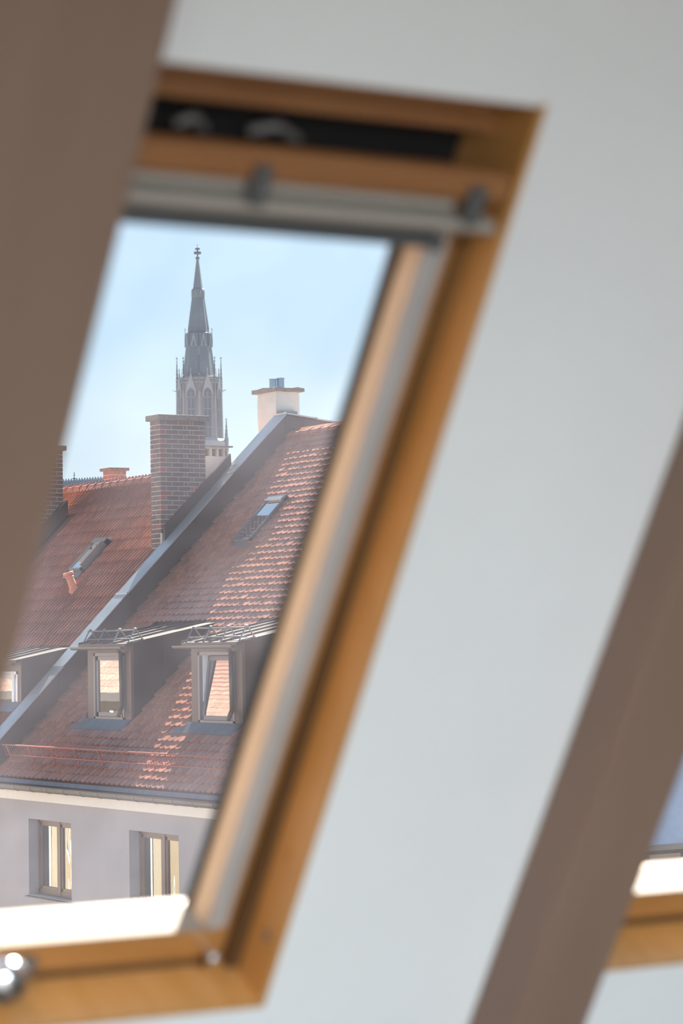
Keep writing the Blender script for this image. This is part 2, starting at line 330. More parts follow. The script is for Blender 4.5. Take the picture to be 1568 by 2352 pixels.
# chrome handle on the bottom rail of window 1
hd = MB().box(1.470, 1.556, -2.132, -2.084, 0.070, 0.084, T=W); hd.build('handle_plate', M['alu_dark'], w1, bevel=0.004)
hm = MB().lathe(W(1.486, -2.083, 0.070), -PN, [(0, 0.014), (0.018, 0.013), (0.026, 0.028), (0.040, 0.037), (0.056, 0.034), (0.066, 0.020), (0.070, 0.004)], n=28)
hm.cyl(W(1.486, -2.079, 0.022), W(1.38, -2.074, 0.026), 0.015, 0.012, n=20)
hm.build('handle', M['chrome'], w1, smooth=True)
q = W(1.516, -2.114, 0.060); MB().lathe(q, -PN, [(-0.01, 0.011), (0.012, 0.013), (0.022, 0.013), (0.026, 0.009)], n=20).build('handle_lock', M['chrome'], w1, smooth=False)
# window 2: a copy one bay further along
w2 = copy_tree(w1, Vector((WX, 0, 0))); w2.name = 'window_2'
for o in [q for q in sc.objects if q.parent == w2 and q.name.startswith('handle')]: bpy.data.objects.remove(o)
k2 = copy_tree(k1, Vector((WX, 0, 0))); k2['label'] = 'grey blind cassette on the second roof window, right of the slanting beam'

# ------------------------------------------------------------------ neighbour's roofs (45 degrees, rising with x)
N45 = Vector((-1, 0, 1)).normalized(); D45 = Vector((-1, 0, -1)).normalized(); EY = Vector((0, 1, 0))
CA, CB = 22.25, 21.85
def RP(c, x, y, h=0.0): return Vector((x, y, x-c)) + N45*h
def visible_px(p):
    d = p.dot(fwd); return 784+5918*p.dot(rt)/d, 1176-5918*p.dot(up)/d
def in_glass(p):
    x, y = visible_px(p)
    if y < 480 or y > 2090 or x < 0: return False
    xl = 375-0.253*y; xr = 905-(y-545)*0.327
    return xl < x < xr

# plain (beaver tail) tile: local x = across, y = down the slope, z = out
def tile_beaver():
    m = MB(); hw, L, t = 0.0885, 0.36, 0.020
    pts = [(-hw, 0), (-hw, L-0.055)]
    for k in range(1, 8):
        a = math.pi*(k/8); pts.append((-hw*math.cos(a), L-0.055+0.055*math.sin(a)))
    pts += [(hw, L-0.055), (hw, 0)]
    z = lambda y: 0.004 + 0.045*y/L
    m.prism([(u, v) for u, v in pts], 0, t, lambda u, v, w_: (u, v, z(v)+w_)); return m
def tile_ribbed():
    m = MB(); wv, L = 0.305, 0.385
    prof = []
    for o_ in (-0.1525, 0.0): prof += [(o_, 0.008), (o_+0.004, 0.036), (o_+0.010, 0.039), (o_+0.048, 0.031), (o_+0.056, 0.008), (o_+0.11, 0.006)]
    prof.append((0.1525, 0.008))
    vs = []
    for yy, dz in ((0, 0.0), (L, 0.022), (L, -0.002)):
        for (u, h) in prof: vs.append((u, yy, (h if dz != -0.002 else 0.0)+dz))
    n = len(prof); fs = [(i, i+1, n+i+1, n+i) for i in range(n-1)] + [(n+i, n+i+1, 2*n+i+1, 2*n+i) for i in range(n-1)]
    m.add(vs, fs); return m
def tiled_roof(name, label, c, y0, y1, xtop, xbot, proto, mname, tw, exposure, stagger, skip, limit, under):
    root = empty(name, RP(c, xbot, (y0+y1)/2), label, 'roof')
    # boarding beneath the tiles
    MB().prism([(xbot, xbot-c-0.02), (xtop, xtop-c-0.02), (xtop, xtop-c-0.20), (xbot, xbot-c-0.20)], y0, y1, lambda u, v, q: (u, q, v)).build('roof_boarding', M['under'], root)
    slots = []; nrow = int((xtop-xbot)*math.sqrt(2)/exposure)+1
    for r in range(nrow):
        d = (xtop-xbot)*math.sqrt(2) - exposure*(nrow-1-r)      # tail distance from the ridge along the slope
        if d < exposure*0.5: continue
        xw = xtop - d/math.sqrt(2)
        if xw < xbot-0.03: break
        ncol = int((y1-y0)/tw)+1
        for k in range(ncol):
            yy = y1 - tw*(k+0.5) - (stagger and r % 2)*tw/2
            if yy-tw/2 < y0-0.01: continue
            if skip(xw+0.08, yy): continue
            slots.append((xw, yy))
    me = proto.mesh('roof_tile', M[mname])
    base = Matrix((EY, D45, N45)).transposed()      # columns: local x, y, z
    L = max(v[1] for v in proto.v)
    def mat4(xw, yy):
        o = RP(c, xw, yy) - D45*L
        rz = random.gauss(0, 0.006); rx = random.gauss(0, 0.006)
        return Matrix.Translation(o + N45*random.uniform(0, 0.003)) @ base.to_4x4() @ Matrix.Rotation(rz, 4, 'Z') @ Matrix.Rotation(rx, 4, 'X')
    vis = sorted([s for s in slots if in_glass(RP(c, s[0], s[1]))], key=lambda s: RP(c, s[0], s[1]).dot(fwd))[:limit]
    vs_ = set(vis); rest = MB()
    for s in slots:
        mw = mat4(*s)
        if s in vs_: piece('roof_tile', me, root, mw)
        else: rest.add([mw @ v for v in proto.v], proto.f)
    o = rest.build('tile_field', M[mname], root, kind='stuff')
    return root
def skipA(x, y):
    for ya, yb in ((40.16, 41.93), (36.26, 38.03)):
        if ya-0.05 < y < yb+0.0 and 20.92 < x < 22.45: return True
        if ya+0.1 < y < yb+0.5 and 20.74 < x <= 20.92: return True
        if yb-1.2 < y < yb+1.0 and x > 22.36 and x < 22.62 and y < 42.9 - (41.9-yb) and (y - (yb+1.05)) < -(x-22.36)*1.8: return True
        if yb <= y < yb+0.14 and 20.92 < x < 22.3: return True
    if 41.45 < y < 42.12 and 24.15 < x < 24.95: return True
    return False
def skipB(x, y):
    if 44.43 < y < 46.10 and 20.7 < x < 21.68: return True
    if 44.50 < y < 45.62 and 21.64 < x < 21.84: return True
    if 46.9 < y < 47.55 and 23.30 < x < 23.98: return True
    if 44.19 < y < 44.65 and 23.6 < x < 24.75: return True
    if 50.05 < y < 51.2 and 23.5 < x < 24.65: return True
    return False
tiled_roof('plain_tile_roof', 'red roof of round-ended plain tiles with two dormers, right of the metal-clad parapet', CA, 31.0, 43.74, 26.33, 19.88, tile_beaver(), 'tileA', 0.185, 0.170, True, skipA, 300, None)
tiled_roof('ribbed_tile_roof', 'brownish red roof of ribbed interlocking tiles, left of the metal-clad parapet', CB, 44.17, 56.0, 25.30, 19.95, tile_ribbed(), 'tileB', 0.305, 0.335, False, skipB, 300, None)

# ridge tiles
def ridge(name, label, x, z, y0, y1, r, sag):
    root = empty(name, (x, y0, z), label, 'ridge')
    L = 0.36; y = y0
    m = MB(); n = 8
    vs = []
    for yy, rr in ((0, r*1.12), (0.05, r*1.12), (0.055, r), (L+0.04, r*0.94)):
        for k in range(n+1):
            a = math.pi*k/n; vs.append((math.cos(a)*rr*1.15, yy, math.sin(a)*rr))
    fs = [(j*(n+1)+k, j*(n+1)+k+1, (j+1)*(n+1)+k+1, (j+1)*(n+1)+k) for j in range(3) for k in range(n)] + [tuple(range(n+1))]
    m.add(vs, fs); me = m.mesh('ridge_tile', M['tileB' if sag else 'terra_ridge'])
    while y < y1:
        piece('ridge_tile', me, root, Matrix.Translation((x, y, z+random.uniform(-.004, .004))) @ Matrix.Rotation(random.gauss(0, .008), 4, 'Z')); y += L
    B(x-r*1.05, x+r*1.05, y0, y1, z-0.14, z+0.01).build('ridge_mortar', M['tileB'], root)
M['terra_ridge'] = mat('clay_ridge_tile', (0.40, 0.15, 0.095), 0.42, rnd=0.12, var=0.1)
ridge('roof_ridge', 'row of red ridge tiles capping the plain tile roof', 26.36, 4.10, 31.0, 43.7, 0.10, False)
ridge('roof_ridge', 'row of ridge tiles capping the ribbed tile roof, beside the brick stacks', 25.32, 3.44, 44.7, 56.0, 0.11, True)
# far slopes behind the ridges
o = MB().prism([(26.36, 4.08), (33, -2.5), (33, -3), (26.36, 3.6)], 31, 43.7, lambda u, v, q: (u, q, v)).build('far_roof_slope', M['tileA']); tag(o, 'hidden rear slope behind the plain tile roof ridge', 'roof')
o = MB().prism([(25.32, 3.42), (31.5, -2.7), (31.5, -3.2), (25.32, 3.0)], 44.2, 56, lambda u, v, q: (u, q, v)).build('far_roof_slope', M['tileB']); tag(o, 'hidden rear slope behind the ribbed tile roof ridge', 'roof')

# ------------------------------------------------------------------ parapet (fire wall) between the roofs
YW0, YW1 = 43.75, 44.15
par = empty('parapet_wall', (22.5, YW0, 0.2), 'dark metal-clad parapet wall with grey coping climbing between the two tiled roofs', 'parapet')
def ptop(x): return x-21.70 if x <= 26.24 else 4.54-(x-26.24)*0.11
MB().prism([(19.9, -3.2), (19.9, ptop(19.9)-.03), (26.24, 4.51), (28.6, 4.25), (28.6, -3.2)], YW0+0.006, YW1-0.006, lambda u, v, q: (u, q, v)).build('wall_core', M['under'], par)
xs = [19.9, 20.56, 21.22, 21.99, 22.75, 23.50, 24.25, 25.0, 25.70, 26.24, 26.67, 27.35, 28.6]
for side, (ya, yb) in enumerate(((YW0-0.004, YW0+0.006), (YW1-0.006, YW1+0.004))):
    for a, b in zip(xs[:-1], xs[1:]):
        a2, b2 = a+0.006, b-0.006
        MB().prism([(a2, ptop(a2)-1.3), (a2, ptop(a2)-0.01), (b2, ptop(b2)-0.01), (b2, ptop(b2)-1.3)], ya, yb, lambda u, v, q: (u, q, v)).build('clad_panel', M['clad'], par)
cx = [19.9, 21.31, 22.66, 25.02, 25.12, 26.24, 26.95, 28.6]
for i, (a, b) in enumerate(zip(cx[:-1], cx[1:])):
    lift = 0.010 if i % 2 else 0.0
    cp = MB().prism([(a, ptop(a)+lift), (b+0.02, ptop(b)+lift+(0.02 if b <= 26.2 else 0)), (b+0.02, ptop(b)+lift+0.028+(0.02 if b <= 26.2 else 0)), (a, ptop(a)+lift+0.028)], YW0-0.03, YW1+0.03, lambda u, v, q: (u, q, v))
    cp.box(b-0.012, b+0.02, YW0-0.035, YW1+0.035, 0, 0.020, T=lambda x, y, z, b=b: Vector((x, y, ptop(x)+z+0.028)))
    cp.build('coping_sheet', M['zinc'], par)
# raised clad upstand in front of the chimneys
up_ = MB().prism([(23.70, 1.95), (23.70, 2.30), (25.20, 3.76), (25.22, 3.45)], YW1-0.03, YW1+0.045, lambda u, v, q: (u, q, v)); up_.build('raised_flashing', M['clad'], par)

# ------------------------------------------------------------------ chimneys
unit = B(-.5, .5, -.5, .5, -.5, .5)
me_brick = unit.mesh('brick', M['brick']); me_bred = unit.mesh('brick_red', M['brick_red']); me_bwarm = unit.mesh('brick_warm', M['brick_warm'])
ROWA = (0.258, 0.265, 0.074, 0.273, 0.13); ROWB = (0.128, 0.273, 0.265, 0.074, 0.26); SIDEA = (0.11, 0.18, 0.11); SIDEB = (0.165, 0.235)
def place_brick(parent, x0, x1, y0, y1, z0, z1, warm=False, redp=0.05):
    me = me_bwarm if warm else (me_bred if random.random() < redp else me_brick)
    piece('brick', me, parent, Matrix.Translation(((x0+x1)/2, (y0+y1)/2, (z0+z1)/2)) @ Matrix.Diagonal((x1-x0, y1-y0, z1-z0, 1)))
def brick_stack(name, label, x0, x1, y0, y1, zb, zt, course, hide, warm=False, slab_o=0.07, slab_t=0.11, only_front=False, fx=1.0, hide_side=None):
    root = empty(name, (x0, y0, zb), label, 'chimney')
    B(x0+.008, x1-.008, y0+.008, y1-.008, zb, zt).build('stack_core', M['mortar'], root)
    B(x0-slab_o, x1+slab_o, y0-slab_o, y1+slab_o, zt, zt+slab_t).build('cap_slab', M['concrete'], root, bevel=0.012)
    j = 0.015; n = int((zt-zb)/course)
    for r in range(n+1):
        z1 = zt - r*course - j*0.4; z0 = z1-course+j
        if z0 < zb: break
        row = ROWA if r % 2 else ROWB; x = x0; k = (x1-x0)/sum(row)
        for i, l in enumerate(row):
            l *= k; a = x + (j/2 if i else 0); b = x+l-(j/2 if i < len(row)-1 else 0); x += l
            if hide(a, z1): continue
            place_brick(root, a, b, y0, y0+0.05, z0, z1, warm, 0.28 if (i == 0 and r % 2 == 0) else 0.03)
        row = SIDEA if r % 2 else SIDEB; y = y0; k = (y1-y0)/sum(row)
        for i, l in enumerate(row[::-1]):
            l *= k; a = y + (j/2 if i else 0.052); b = y+l-(j/2 if i < len(row)-1 else 0); y += l
            if only_front or (hide_side and hide_side(z1)): continue
            place_brick(root, x0, x0+0.05, a, b, z0, z1, warm, 0.06)
    return root
brick_stack('brick_chimney', 'tall dark brick chimney with pale joints, in front of the church tower', 23.67, 24.67, 44.20, 44.61, 1.80, 4.385, 0.0922, lambda x, z: z < x-21.46)
brick_stack('brick_chimney', 'tall brick chimney half hidden behind the brown beam on the left', 23.55, 24.64, 50.50, 51.10, 1.6, 4.26, 0.0922, lambda x, z: z < x-21.90 or x < 23.8, only_front=True)
brick_stack('brick_chimney', 'low reddish brick chimney peeping over the ribbed roof ridge', 26.00, 26.36, 50.84, 51.25, 2.4, 3.88, 0.092, lambda x, z: z < 3.3, warm=True, slab_o=0.06, slab_t=0.07, hide_side=lambda z: z < 3.3)
# flashing cheek of the left chimney
fl = MB().prism([(24.66, 2.86), (24.66, 3.18), (23.45, 1.95), (23.45, 1.63)], 50.30, 50.49, lambda u, v, q: (u, q, v)).build('chimney_flashing', M['clad']); tag(fl, 'dark metal flashing wedge at the foot of the left brick chimney', 'flashing')

wc = empty('plastered_chimney', (26.37, 44.3, 3.0), 'white plastered chimney with a rough concrete cap and two steel flues', 'chimney')
m_ = MB(); lev = [(2.2, 0.06), (3.9, 0.03), (4.35, 0.0), (4.6, -0.01), (4.85, -0.012), (5.07, 0.0)]; vs = []
for z, o_ in lev: vs += [(26.37+o_, 44.30+o_*.5, z), (26.91-o_*0.6, 44.30+o_*.5, z), (26.91-o_*0.6, 45.02, z), (26.37+o_, 45.03-o_, z)]
fs = [(4*j+k, 4*j+(k+1) % 4, 4*j+4+(k+1) % 4, 4*j+4+k) for j in range(len(lev)-1) for k in range(4)] + [(3, 2, 1, 0), tuple(4*(len(lev)-1)+k for k in range(4))]
m_.add(vs, fs).build('stack', M['white_render'], wc, bevel=0.01)
sl = MB(); nx = 9
vs = []
for zz in (5.06, 5.14):
    for i in range(nx+1):
        for jy in range(5):
            vs.append((26.29+0.70*i/nx, 44.22+0.92*jy/4, zz + (random.uniform(-.014, .018) if zz > 5.1 else random.uniform(-.006, .004))))
def gi(l, i, jy): return l*(nx+1)*5+i*5+jy
fs = [(gi(l, i, jy), gi(l, i+1, jy), gi(l, i+1, jy+1), gi(l, i, jy+1)) for l in (0, 1) for i in range(nx) for jy in range(4)]
fs += [(gi(0, i, e), gi(0, i+1, e), gi(1, i+1, e), gi(1, i, e)) for i in range(nx) for e in (0, 4)] + [(gi(0, e, jy), gi(0, e, jy+1), gi(1, e, jy+1), gi(1, e, jy)) for jy in range(4) for e in (0, nx)]
sl.add(vs, fs).build('cap_slab', M['concrete'], wc)
for (cx_, cy_, h_) in ((26.49, 44.62, 0.20), (26.635, 44.56, 0.22)):
    f_ = MB().lathe((cx_, cy_, 5.12), (0, 0, 1), [(0, .074), (h_, .074), (h_, .081), (h_+.02, .081), (h_+.02, .07), (h_-.03, .07)], n=24); f_.build('steel_flue', M['steel'], wc, smooth=False)
vb_ = MB(); vb_.box(26.40, 26.80, 44.20, 44.30, 4.40, 4.66); vb_.build('flashing_box', M['zinc_dark'], wc)

wd = empty('vented_chimney', (24.7, 44.66, 3.0), 'small white chimney with four square side vents, right of the tall brick one', 'chimney')
vm_ = MB(); vm_.box(24.76, 25.45, 44.66, 45.05, 2.9, 3.745); vm_.box(24.76, 25.45, 44.66, 45.05, 3.895, 3.925)
for a in (24.76, 24.90, 25.055, 25.21, 25.355, 25.43): vm_.box(a, a+0.025, 44.66, 45.05, 3.745, 3.895)
vm_.build('stack', M['white_render'], wd)
B(24.77, 25.44, 44.80, 45.04, 3.745, 3.895).build('vent_recess', M['brick_warm'], wd)
B(24.76, 25.53, 44.60, 45.12, 3.925, 3.955).build('cap_slab', M['concrete'], wd)

# ------------------------------------------------------------------ roof lights and vent pipe
def rooflight(name, label, c, y0, y1, xa, xb, skew=0.0):
    root = empty(name, RP(c, xa, y0), label, 'skylight')
    T = lambda x, y, z: RP(c, x, y, z)
    f = MB(); t = 0.055
    f.box(xa, xb, y0, y0+t, 0, 0.11, T=T); f.box(xa, xb, y1-t, y1, 0, 0.11, T=T); f.box(xa, xa+0.04, y0, y1, 0, 0.11, T=T); f.box(xb-0.09, xb, y0, y1, 0, 0.13, T=T)
    f.build('frame', M['zinc_dark'], root, bevel=0.004)
    B_ = MB().box(xa+0.04, xb-0.09, y0+t, y1-t, 0.085, 0.093, T=T); B_.build('glass_pane', M['pane_flat'], root)
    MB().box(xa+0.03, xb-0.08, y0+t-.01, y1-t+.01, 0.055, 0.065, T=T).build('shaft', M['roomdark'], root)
    fl_ = MB(); fl_.box(xa-0.13, xa, y0-0.06, y1+0.06, 0.045, 0.055, T=T); fl_.box(xb, xb+0.06, y0-0.05, y1+0.05, 0.04, 0.055, T=T)
    fl_.build('apron_flashing', M['zinc_dark'], root)
    return root, T
rl, T_ = rooflight('skylight', 'small skylight with a pale top strip in the plain tile roof', CA, 41.45, 42.12, 24.12, 24.96)
MB().box(24.86, 24.93, 41.50, 42.07, 0.13, 0.14, T=T_).build('top_cover', M['zinc'], rl)
rl, T_ = rooflight('skylight', 'narrow dark-framed skylight in the ribbed tile roof', CB, 46.95, 47.52, 23.34, 23.98)
MB().box(23.40, 23.88, 46.98, 47.02, 0.11, 0.15, T=T_).build('side_cover', M['zinc_dark'], rl)
vp = Vector((22.97, 46.57, 1.10)); ax = Vector((-0.36, 0.10, 1)).normalized()
vo = MB().lathe(vp, ax, [(-0.05, 0.13), (0.05, 0.115), (0.09, 0.085), (0.28, 0.075), (0.31, 0.088), (0.33, 0.078), (0.35, 0.095), (0.37, 0.105), (0.41, 0.108), (0.42, 0.09), (0.40, 0.06)], n=24).build('vent_pipe', M['terra'], smooth=False)
tag(vo, 'stubby terracotta vent pipe leaning out of the ribbed tile roof', 'vent pipe')

# ------------------------------------------------------------------ dormers
def dormer(label, y0, y1, xf, c, z0, zt, frame_m, face_m, win, open_sash=False, wz0=None, wz1=None, guard=True, pipe=True):
    root = empty('dormer', (xf, y0, z0), label, 'dormer')
    slope = 0.205; xe = ((zt - slope*xf) + c)/(1-slope)
    wy0, wy1 = win; wz0 = wz0 or z0+0.02; wz1 = wz1 or zt-0.14
    f = MB()                                    # front face around the window
    f.box(xf, xf+0.06, y0, wy0, z0, zt); f.box(xf, xf+0.06, wy1, y1, z0, zt); f.box(xf, xf+0.06, wy0, wy1, wz1, zt); f.box(xf, xf+0.06, wy0, wy1, z0-0.05, wz0)
    f.build('front_panel', M[face_m], root)
    for ya, yb in ((y0-0.004, y0+0.03), (y1-0.03, y1+0.004)):     # cheeks, one sheet per bay
        xs_ = [xf+0.06+(xe-xf-0.06)*k/3 for k in range(4)]
        for a, b in zip(xs_[:-1], xs_[1:]):
            a += 0.004; b -= 0.004
            zl = lambda x: zt+slope*(x-xf)-0.005
            MB().prism([(a, a-c-0.1), (a, zl(a)), (b, zl(b)), (b, b-c-0.1)], ya, yb, lambda u, v, q: (u, q, v)).build('cheek_panel', M['clad'], root)
    yo0, yo1 = y0-0.06, y1+0.10
    n = 4
    for k in range(n):
        a = yo0+(yo1-yo0)*k/n; b = yo0+(yo1-yo0)*(k+1)/n
        r_ = MB().prism([(xf-0.14, zt-slope*0.14), (xe+0.05, zt+slope*(xe-xf)+0.01), (xe+0.05, zt+slope*(xe-xf)+0.04), (xf-0.14, zt-slope*0.14+0.045)], a, b-0.004, lambda u, v, q: (u, q, v))
        r_.prism([(xf-0.14, zt-slope*0.14+.045), (xe, zt+slope*(xe-xf)+0.04), (xe, zt+slope*(xe-xf)+0.07), (xf-0.14, zt-slope*0.14+0.075)], b-0.022, b-0.004, lambda u, v, q: (u, q, v))
        r_.build('roof_sheet', M['clad'], root)  # sheets darkened in colour in place of the missing parapet shadow
    gz = zt-0.03; gx = xf-0.17; g = MB(); yy0, yy1 = y0-0.02, y1+0.28                   # little gutter
    pr = [(gx+0.055*math.cos(a), gz+0.055*math.sin(a)) for a in [math.pi+math.pi*k/8 for k in range(9)]]; pr2 = [(gx+0.048*math.cos(a), gz+0.048*math.sin(a)) for a in [2*math.pi-math.pi*k/8 for k in range(9)]]
    g.prism(pr+pr2, yy0, yy1, lambda u, v, q: (u, q, v)); g.build('dormer_gutter', M['gutter'], root)
    if pipe:
        p = MB(); p.cyl((xf-0.06, y0+0.27, gz-0.10), (xf-0.05, y0+0.27, z0+0.28), 0.038, n=14); p.cyl((gx, y0+0.20, gz-0.05), (xf-0.06, y0+0.27, gz-0.12), 0.035, n=12); p.cyl((xf-0.05, y0+0.27, z0+0.28), (xf-0.14, y0+0.24, z0+0.12), 0.038, n=12)
        p.build('downpipe', M['gutter'], root, smooth=True)
    # window
    ft = 0.055; fr = MB(); xw = xf-0.012
    fr.box(xw, xw+0.07, wy0, wy0+ft, wz0, wz1); fr.box(xw, xw+0.07, wy1-ft, wy1, wz0, wz1); fr.box(xw, xw+0.07, wy0, wy1, wz1-ft, wz1); fr.box(xw, xw+0.07, wy0, wy1, wz0, wz0+ft*1.4)
    fo = fr.build('window_frame', M[frame_m], root)
    a, b, z_, zz = wy0+ft+.004, wy1-ft-.004, wz0+ft*1.4+.004, wz1-ft-.004; st = 0.075
    xs0 = xf+0.012
    Ts = (lambda x, y, z: Vector((x + math.tan(R(6.0))*(z-z_), y - 0.0*(z-z_), z))) if open_sash else (lambda x, y, z: Vector((x, y, z)))
    if open_sash: Ts = lambda x, y, z: Vector((xs0, 0, z_)) + Vector(((x-xs0)*math.cos(R(7)) + (z-z_)*math.sin(R(7)), y, -(x-xs0)*math.sin(R(7)) + (z-z_)*math.cos(R(7))))
    s_ = MB(); s_.box(xs0, xs0+.05, a, a+st, z_, zz, T=Ts); s_.box(xs0, xs0+.05, b-st, b, z_, zz, T=Ts); s_.box(xs0, xs0+.05, a, b, zz-st, zz, T=Ts); s_.box(xs0, xs0+.05, a, b, z_, z_+st, T=Ts)
    s_.build('window_sash', M[frame_m], root)
    MB().box(xs0+.02, xs0+.026, a+st-.005, b-st+.005, z_+st-.005, zz-st+.005, T=Ts).build('glass_pane', M['pane_flat'], root)
    if frame_m == 'whitef': B(xw-.005, xw+0.06, (wy0+wy1)/2-0.42, (wy0+wy1)/2-0.33, wz0, wz1).build('mullion', M[frame_m], root)
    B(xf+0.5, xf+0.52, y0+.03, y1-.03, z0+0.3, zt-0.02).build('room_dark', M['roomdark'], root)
    if open_sash: B(xf+0.05, xf+0.16, wy1-0.085, wy1-0.02, wz0, wz1).build('white_reveal', M['whitef'], root)
    # apron on the tiles below
    MB().prism([(xf-0.15, -0.03), (xf+0.03, -0.03), (xf+0.03, 0.0), (xf-0.15, 0.0)], y0+0.0, y1+0.45, lambda u, v, q: RP(c, u, q+ (0.0 if q < y1 else -(u-(xf-0.15))*1.6), 0.058+v)).build('apron_flashing', M['zinc_dark'], root)
    MB().box(xf+0.0, xe-0.15, y1, y1+0.13, 0.046, 0.056, T=lambda x, y, z: RP(c, x, y, z)).build('side_flashing', M['clad'], root)
    MB().prism([(xe-0.28, y0-0.25), (xe-0.28, y1+0.95), (xe-0.04, y1+0.55), (xe-0.02, y0-0.10)], 0.045, 0.055, lambda u, v, q: RP(c, u, min(v, 43.7 if c == CA else 60), q)).build('top_flashing', M['zinc_blue'], root)
    if guard:
        gb = MB(); gx0 = xf+0.06
        zr = lambda x: zt+slope*(x-xf)+0.04
        ysg = [y0+0.02+(y1+0.05-y0)*k/3 for k in range(4)] if open_sash else [y0-0.02, y1+0.03]
        ysg = [y0-0.02+(y1+0.07-y0)*k/3 for k in range(4)]
        for y in ysg:
            gbk = MB(); P_ = lambda a, b: (a, y, b)
            gbk.cyl(P_(gx0-0.13, zr(gx0-.13)), P_(gx0+0.01, zr(gx0)+0.22), 0.012, n=6); gbk.cyl(P_(gx0+0.17, zr(gx0+.17)), P_(gx0+0.03, zr(gx0)+0.22), 0.012, n=6)
            gbk.cyl(P_(gx0-0.14, zr(gx0-.14)+.008), P_(gx0+0.18, zr(gx0+.18)+.008), 0.012, n=6); gbk.cyl(P_(gx0+0.0, zr(gx0)+0.22), P_(gx0+0.04, zr(gx0)+0.22), 0.022, n=8)
            gbk.build('guard_bracket', M['zinc_dark'], root)
        for dx, dz in ((0.0, 0.05), (0.03, 0.20)):
            MB().cyl((gx0+dx-0.02, ysg[0]-0.06, zr(gx0)+dz), (gx0+dx-0.02, ysg[-1]+0.06, zr(gx0)+dz), 0.014, n=8).build('guard_rod', M['zinc_dark'], root, smooth=True)
    return root
dormer('dormer with a closed grey window reflecting a sunny tiled roof, beside the parapet', 40.19, 41.87, 20.89, CA, -1.35, 0.02, 'gframe', 'clad2', (40.44, 41.62))
dormer('dormer whose grey window is tilted open, nearest the wooden roof window frame', 36.29, 38.00, 20.89, CA, -1.35, 0.02, 'gframe', 'clad2', (36.55, 37.76), open_sash=True)
dormer('low dormer with a white window frame, left of the parapet coping', 44.41, 46.05, 20.76, CB, -1.40, -0.25, 'whitef', 'clad', (44.56, 45.70), guard=False, pipe=False, wz0=-1.32, wz1=-0.45)

# ------------------------------------------------------------------ red snow fence
sf = empty('snow_fence', (20.1, 43.5, -2.1), 'red painted snow fence running along the lower edge of the plain tile roof', 'snow fence')
ya, yb = 33.0, 43.62
MB().cyl((19.99, ya, -1.775), (19.99, yb, -1.775), 0.014, n=8).build('top_rail', M['red_paint'], sf, smooth=True)
MB().cyl((20.07, ya, -1.965), (20.07, yb, -1.965), 0.012, n=8).build('bottom_rail', M['red_paint'], sf, smooth=True)
bars = MB(); y = ya
while y < yb: bars.cyl((20.07, y, -1.965), (19.99, y+0.0, -1.775), 0.0045, n=5, caps=False); y += 0.098
bars.build('fence_bars', M['red_paint'], sf, kind='stuff')
for y in (43.45, 42.53, 41.62, 40.66, 39.74, 38.80, 37.85, 36.92, 36.0, 35.07, 34.1):
    p = MB(); p.cyl((20.10, y, -2.12), (20.085, y, -1.96), 0.013, n=8); p.cyl((20.085, y, -1.96), (19.985, y, -1.77), 0.013, n=8); p.box(20.04, 20.17, y-0.025, y+0.025, 0.05, 0.062, T=lambda x, yy, z: RP(CA, x, yy, z))
    p.build('fence_post', M['red_paint'], sf)

# ------------------------------------------------------------------ eaves: flashing, gutter, cornice, facade
rg = empty('rain_gutter', (19.8, 40, -2.5), 'grey half-round rain gutter with hoop brackets below the plain tile roof', 'gutter')
ya, yb = 29.0, 47.0
MB().prism([(19.850, -2.365), (19.810, -2.435), (19.822, -2.445), (19.865, -2.375)], ya, yb, lambda u, v, q: (u, q, v)).build('eaves_flashing', M['zinc_blue'], rg)
y = ya; gx, gz, gr = 19.745, -2.462, 0.098
pr = [(gx+gr*math.cos(a), gz+gr*math.sin(a)) for a in [math.pi+math.pi*k/10 for k in range(11)]]
pr2 = [(gx+(gr-.006)*math.cos(a), gz+(gr-.006)*math.sin(a)) for a in [2*math.pi-math.pi*k/10 for k in range(11)]]
while y < yb:
    MB().prism(pr+pr2, y, y+3.0, lambda u, v, q: (u, q, v)).build('gutter_length', M['gutter'], rg, smooth=False)
    y += 3.0
MB().cyl((gx-gr, ya, gz), (gx-gr, yb, gz), 0.011, n=8).build('gutter_bead', M['gutter'], rg, smooth=True)
y = ya+0.2
while y < yb:
    b_ = MB(); pts = [(gx+(gr+.006)*math.cos(a), gz+(gr+.006)*math.sin(a)) for a in [math.pi+math.pi*k/8 for k in range(9)]]
    pi_ = [(gx+(gr-.001)*math.cos(a), gz+(gr-.001)*math.sin(a)) for a in [2*math.pi-math.pi*k/8 for k in range(9)]]
    b_.prism(pts+pi_, y, y+0.03, lambda u, v, q: (u, q, v)); b_.build('gutter_bracket', M['zinc_dark'], rg); y += 0.66

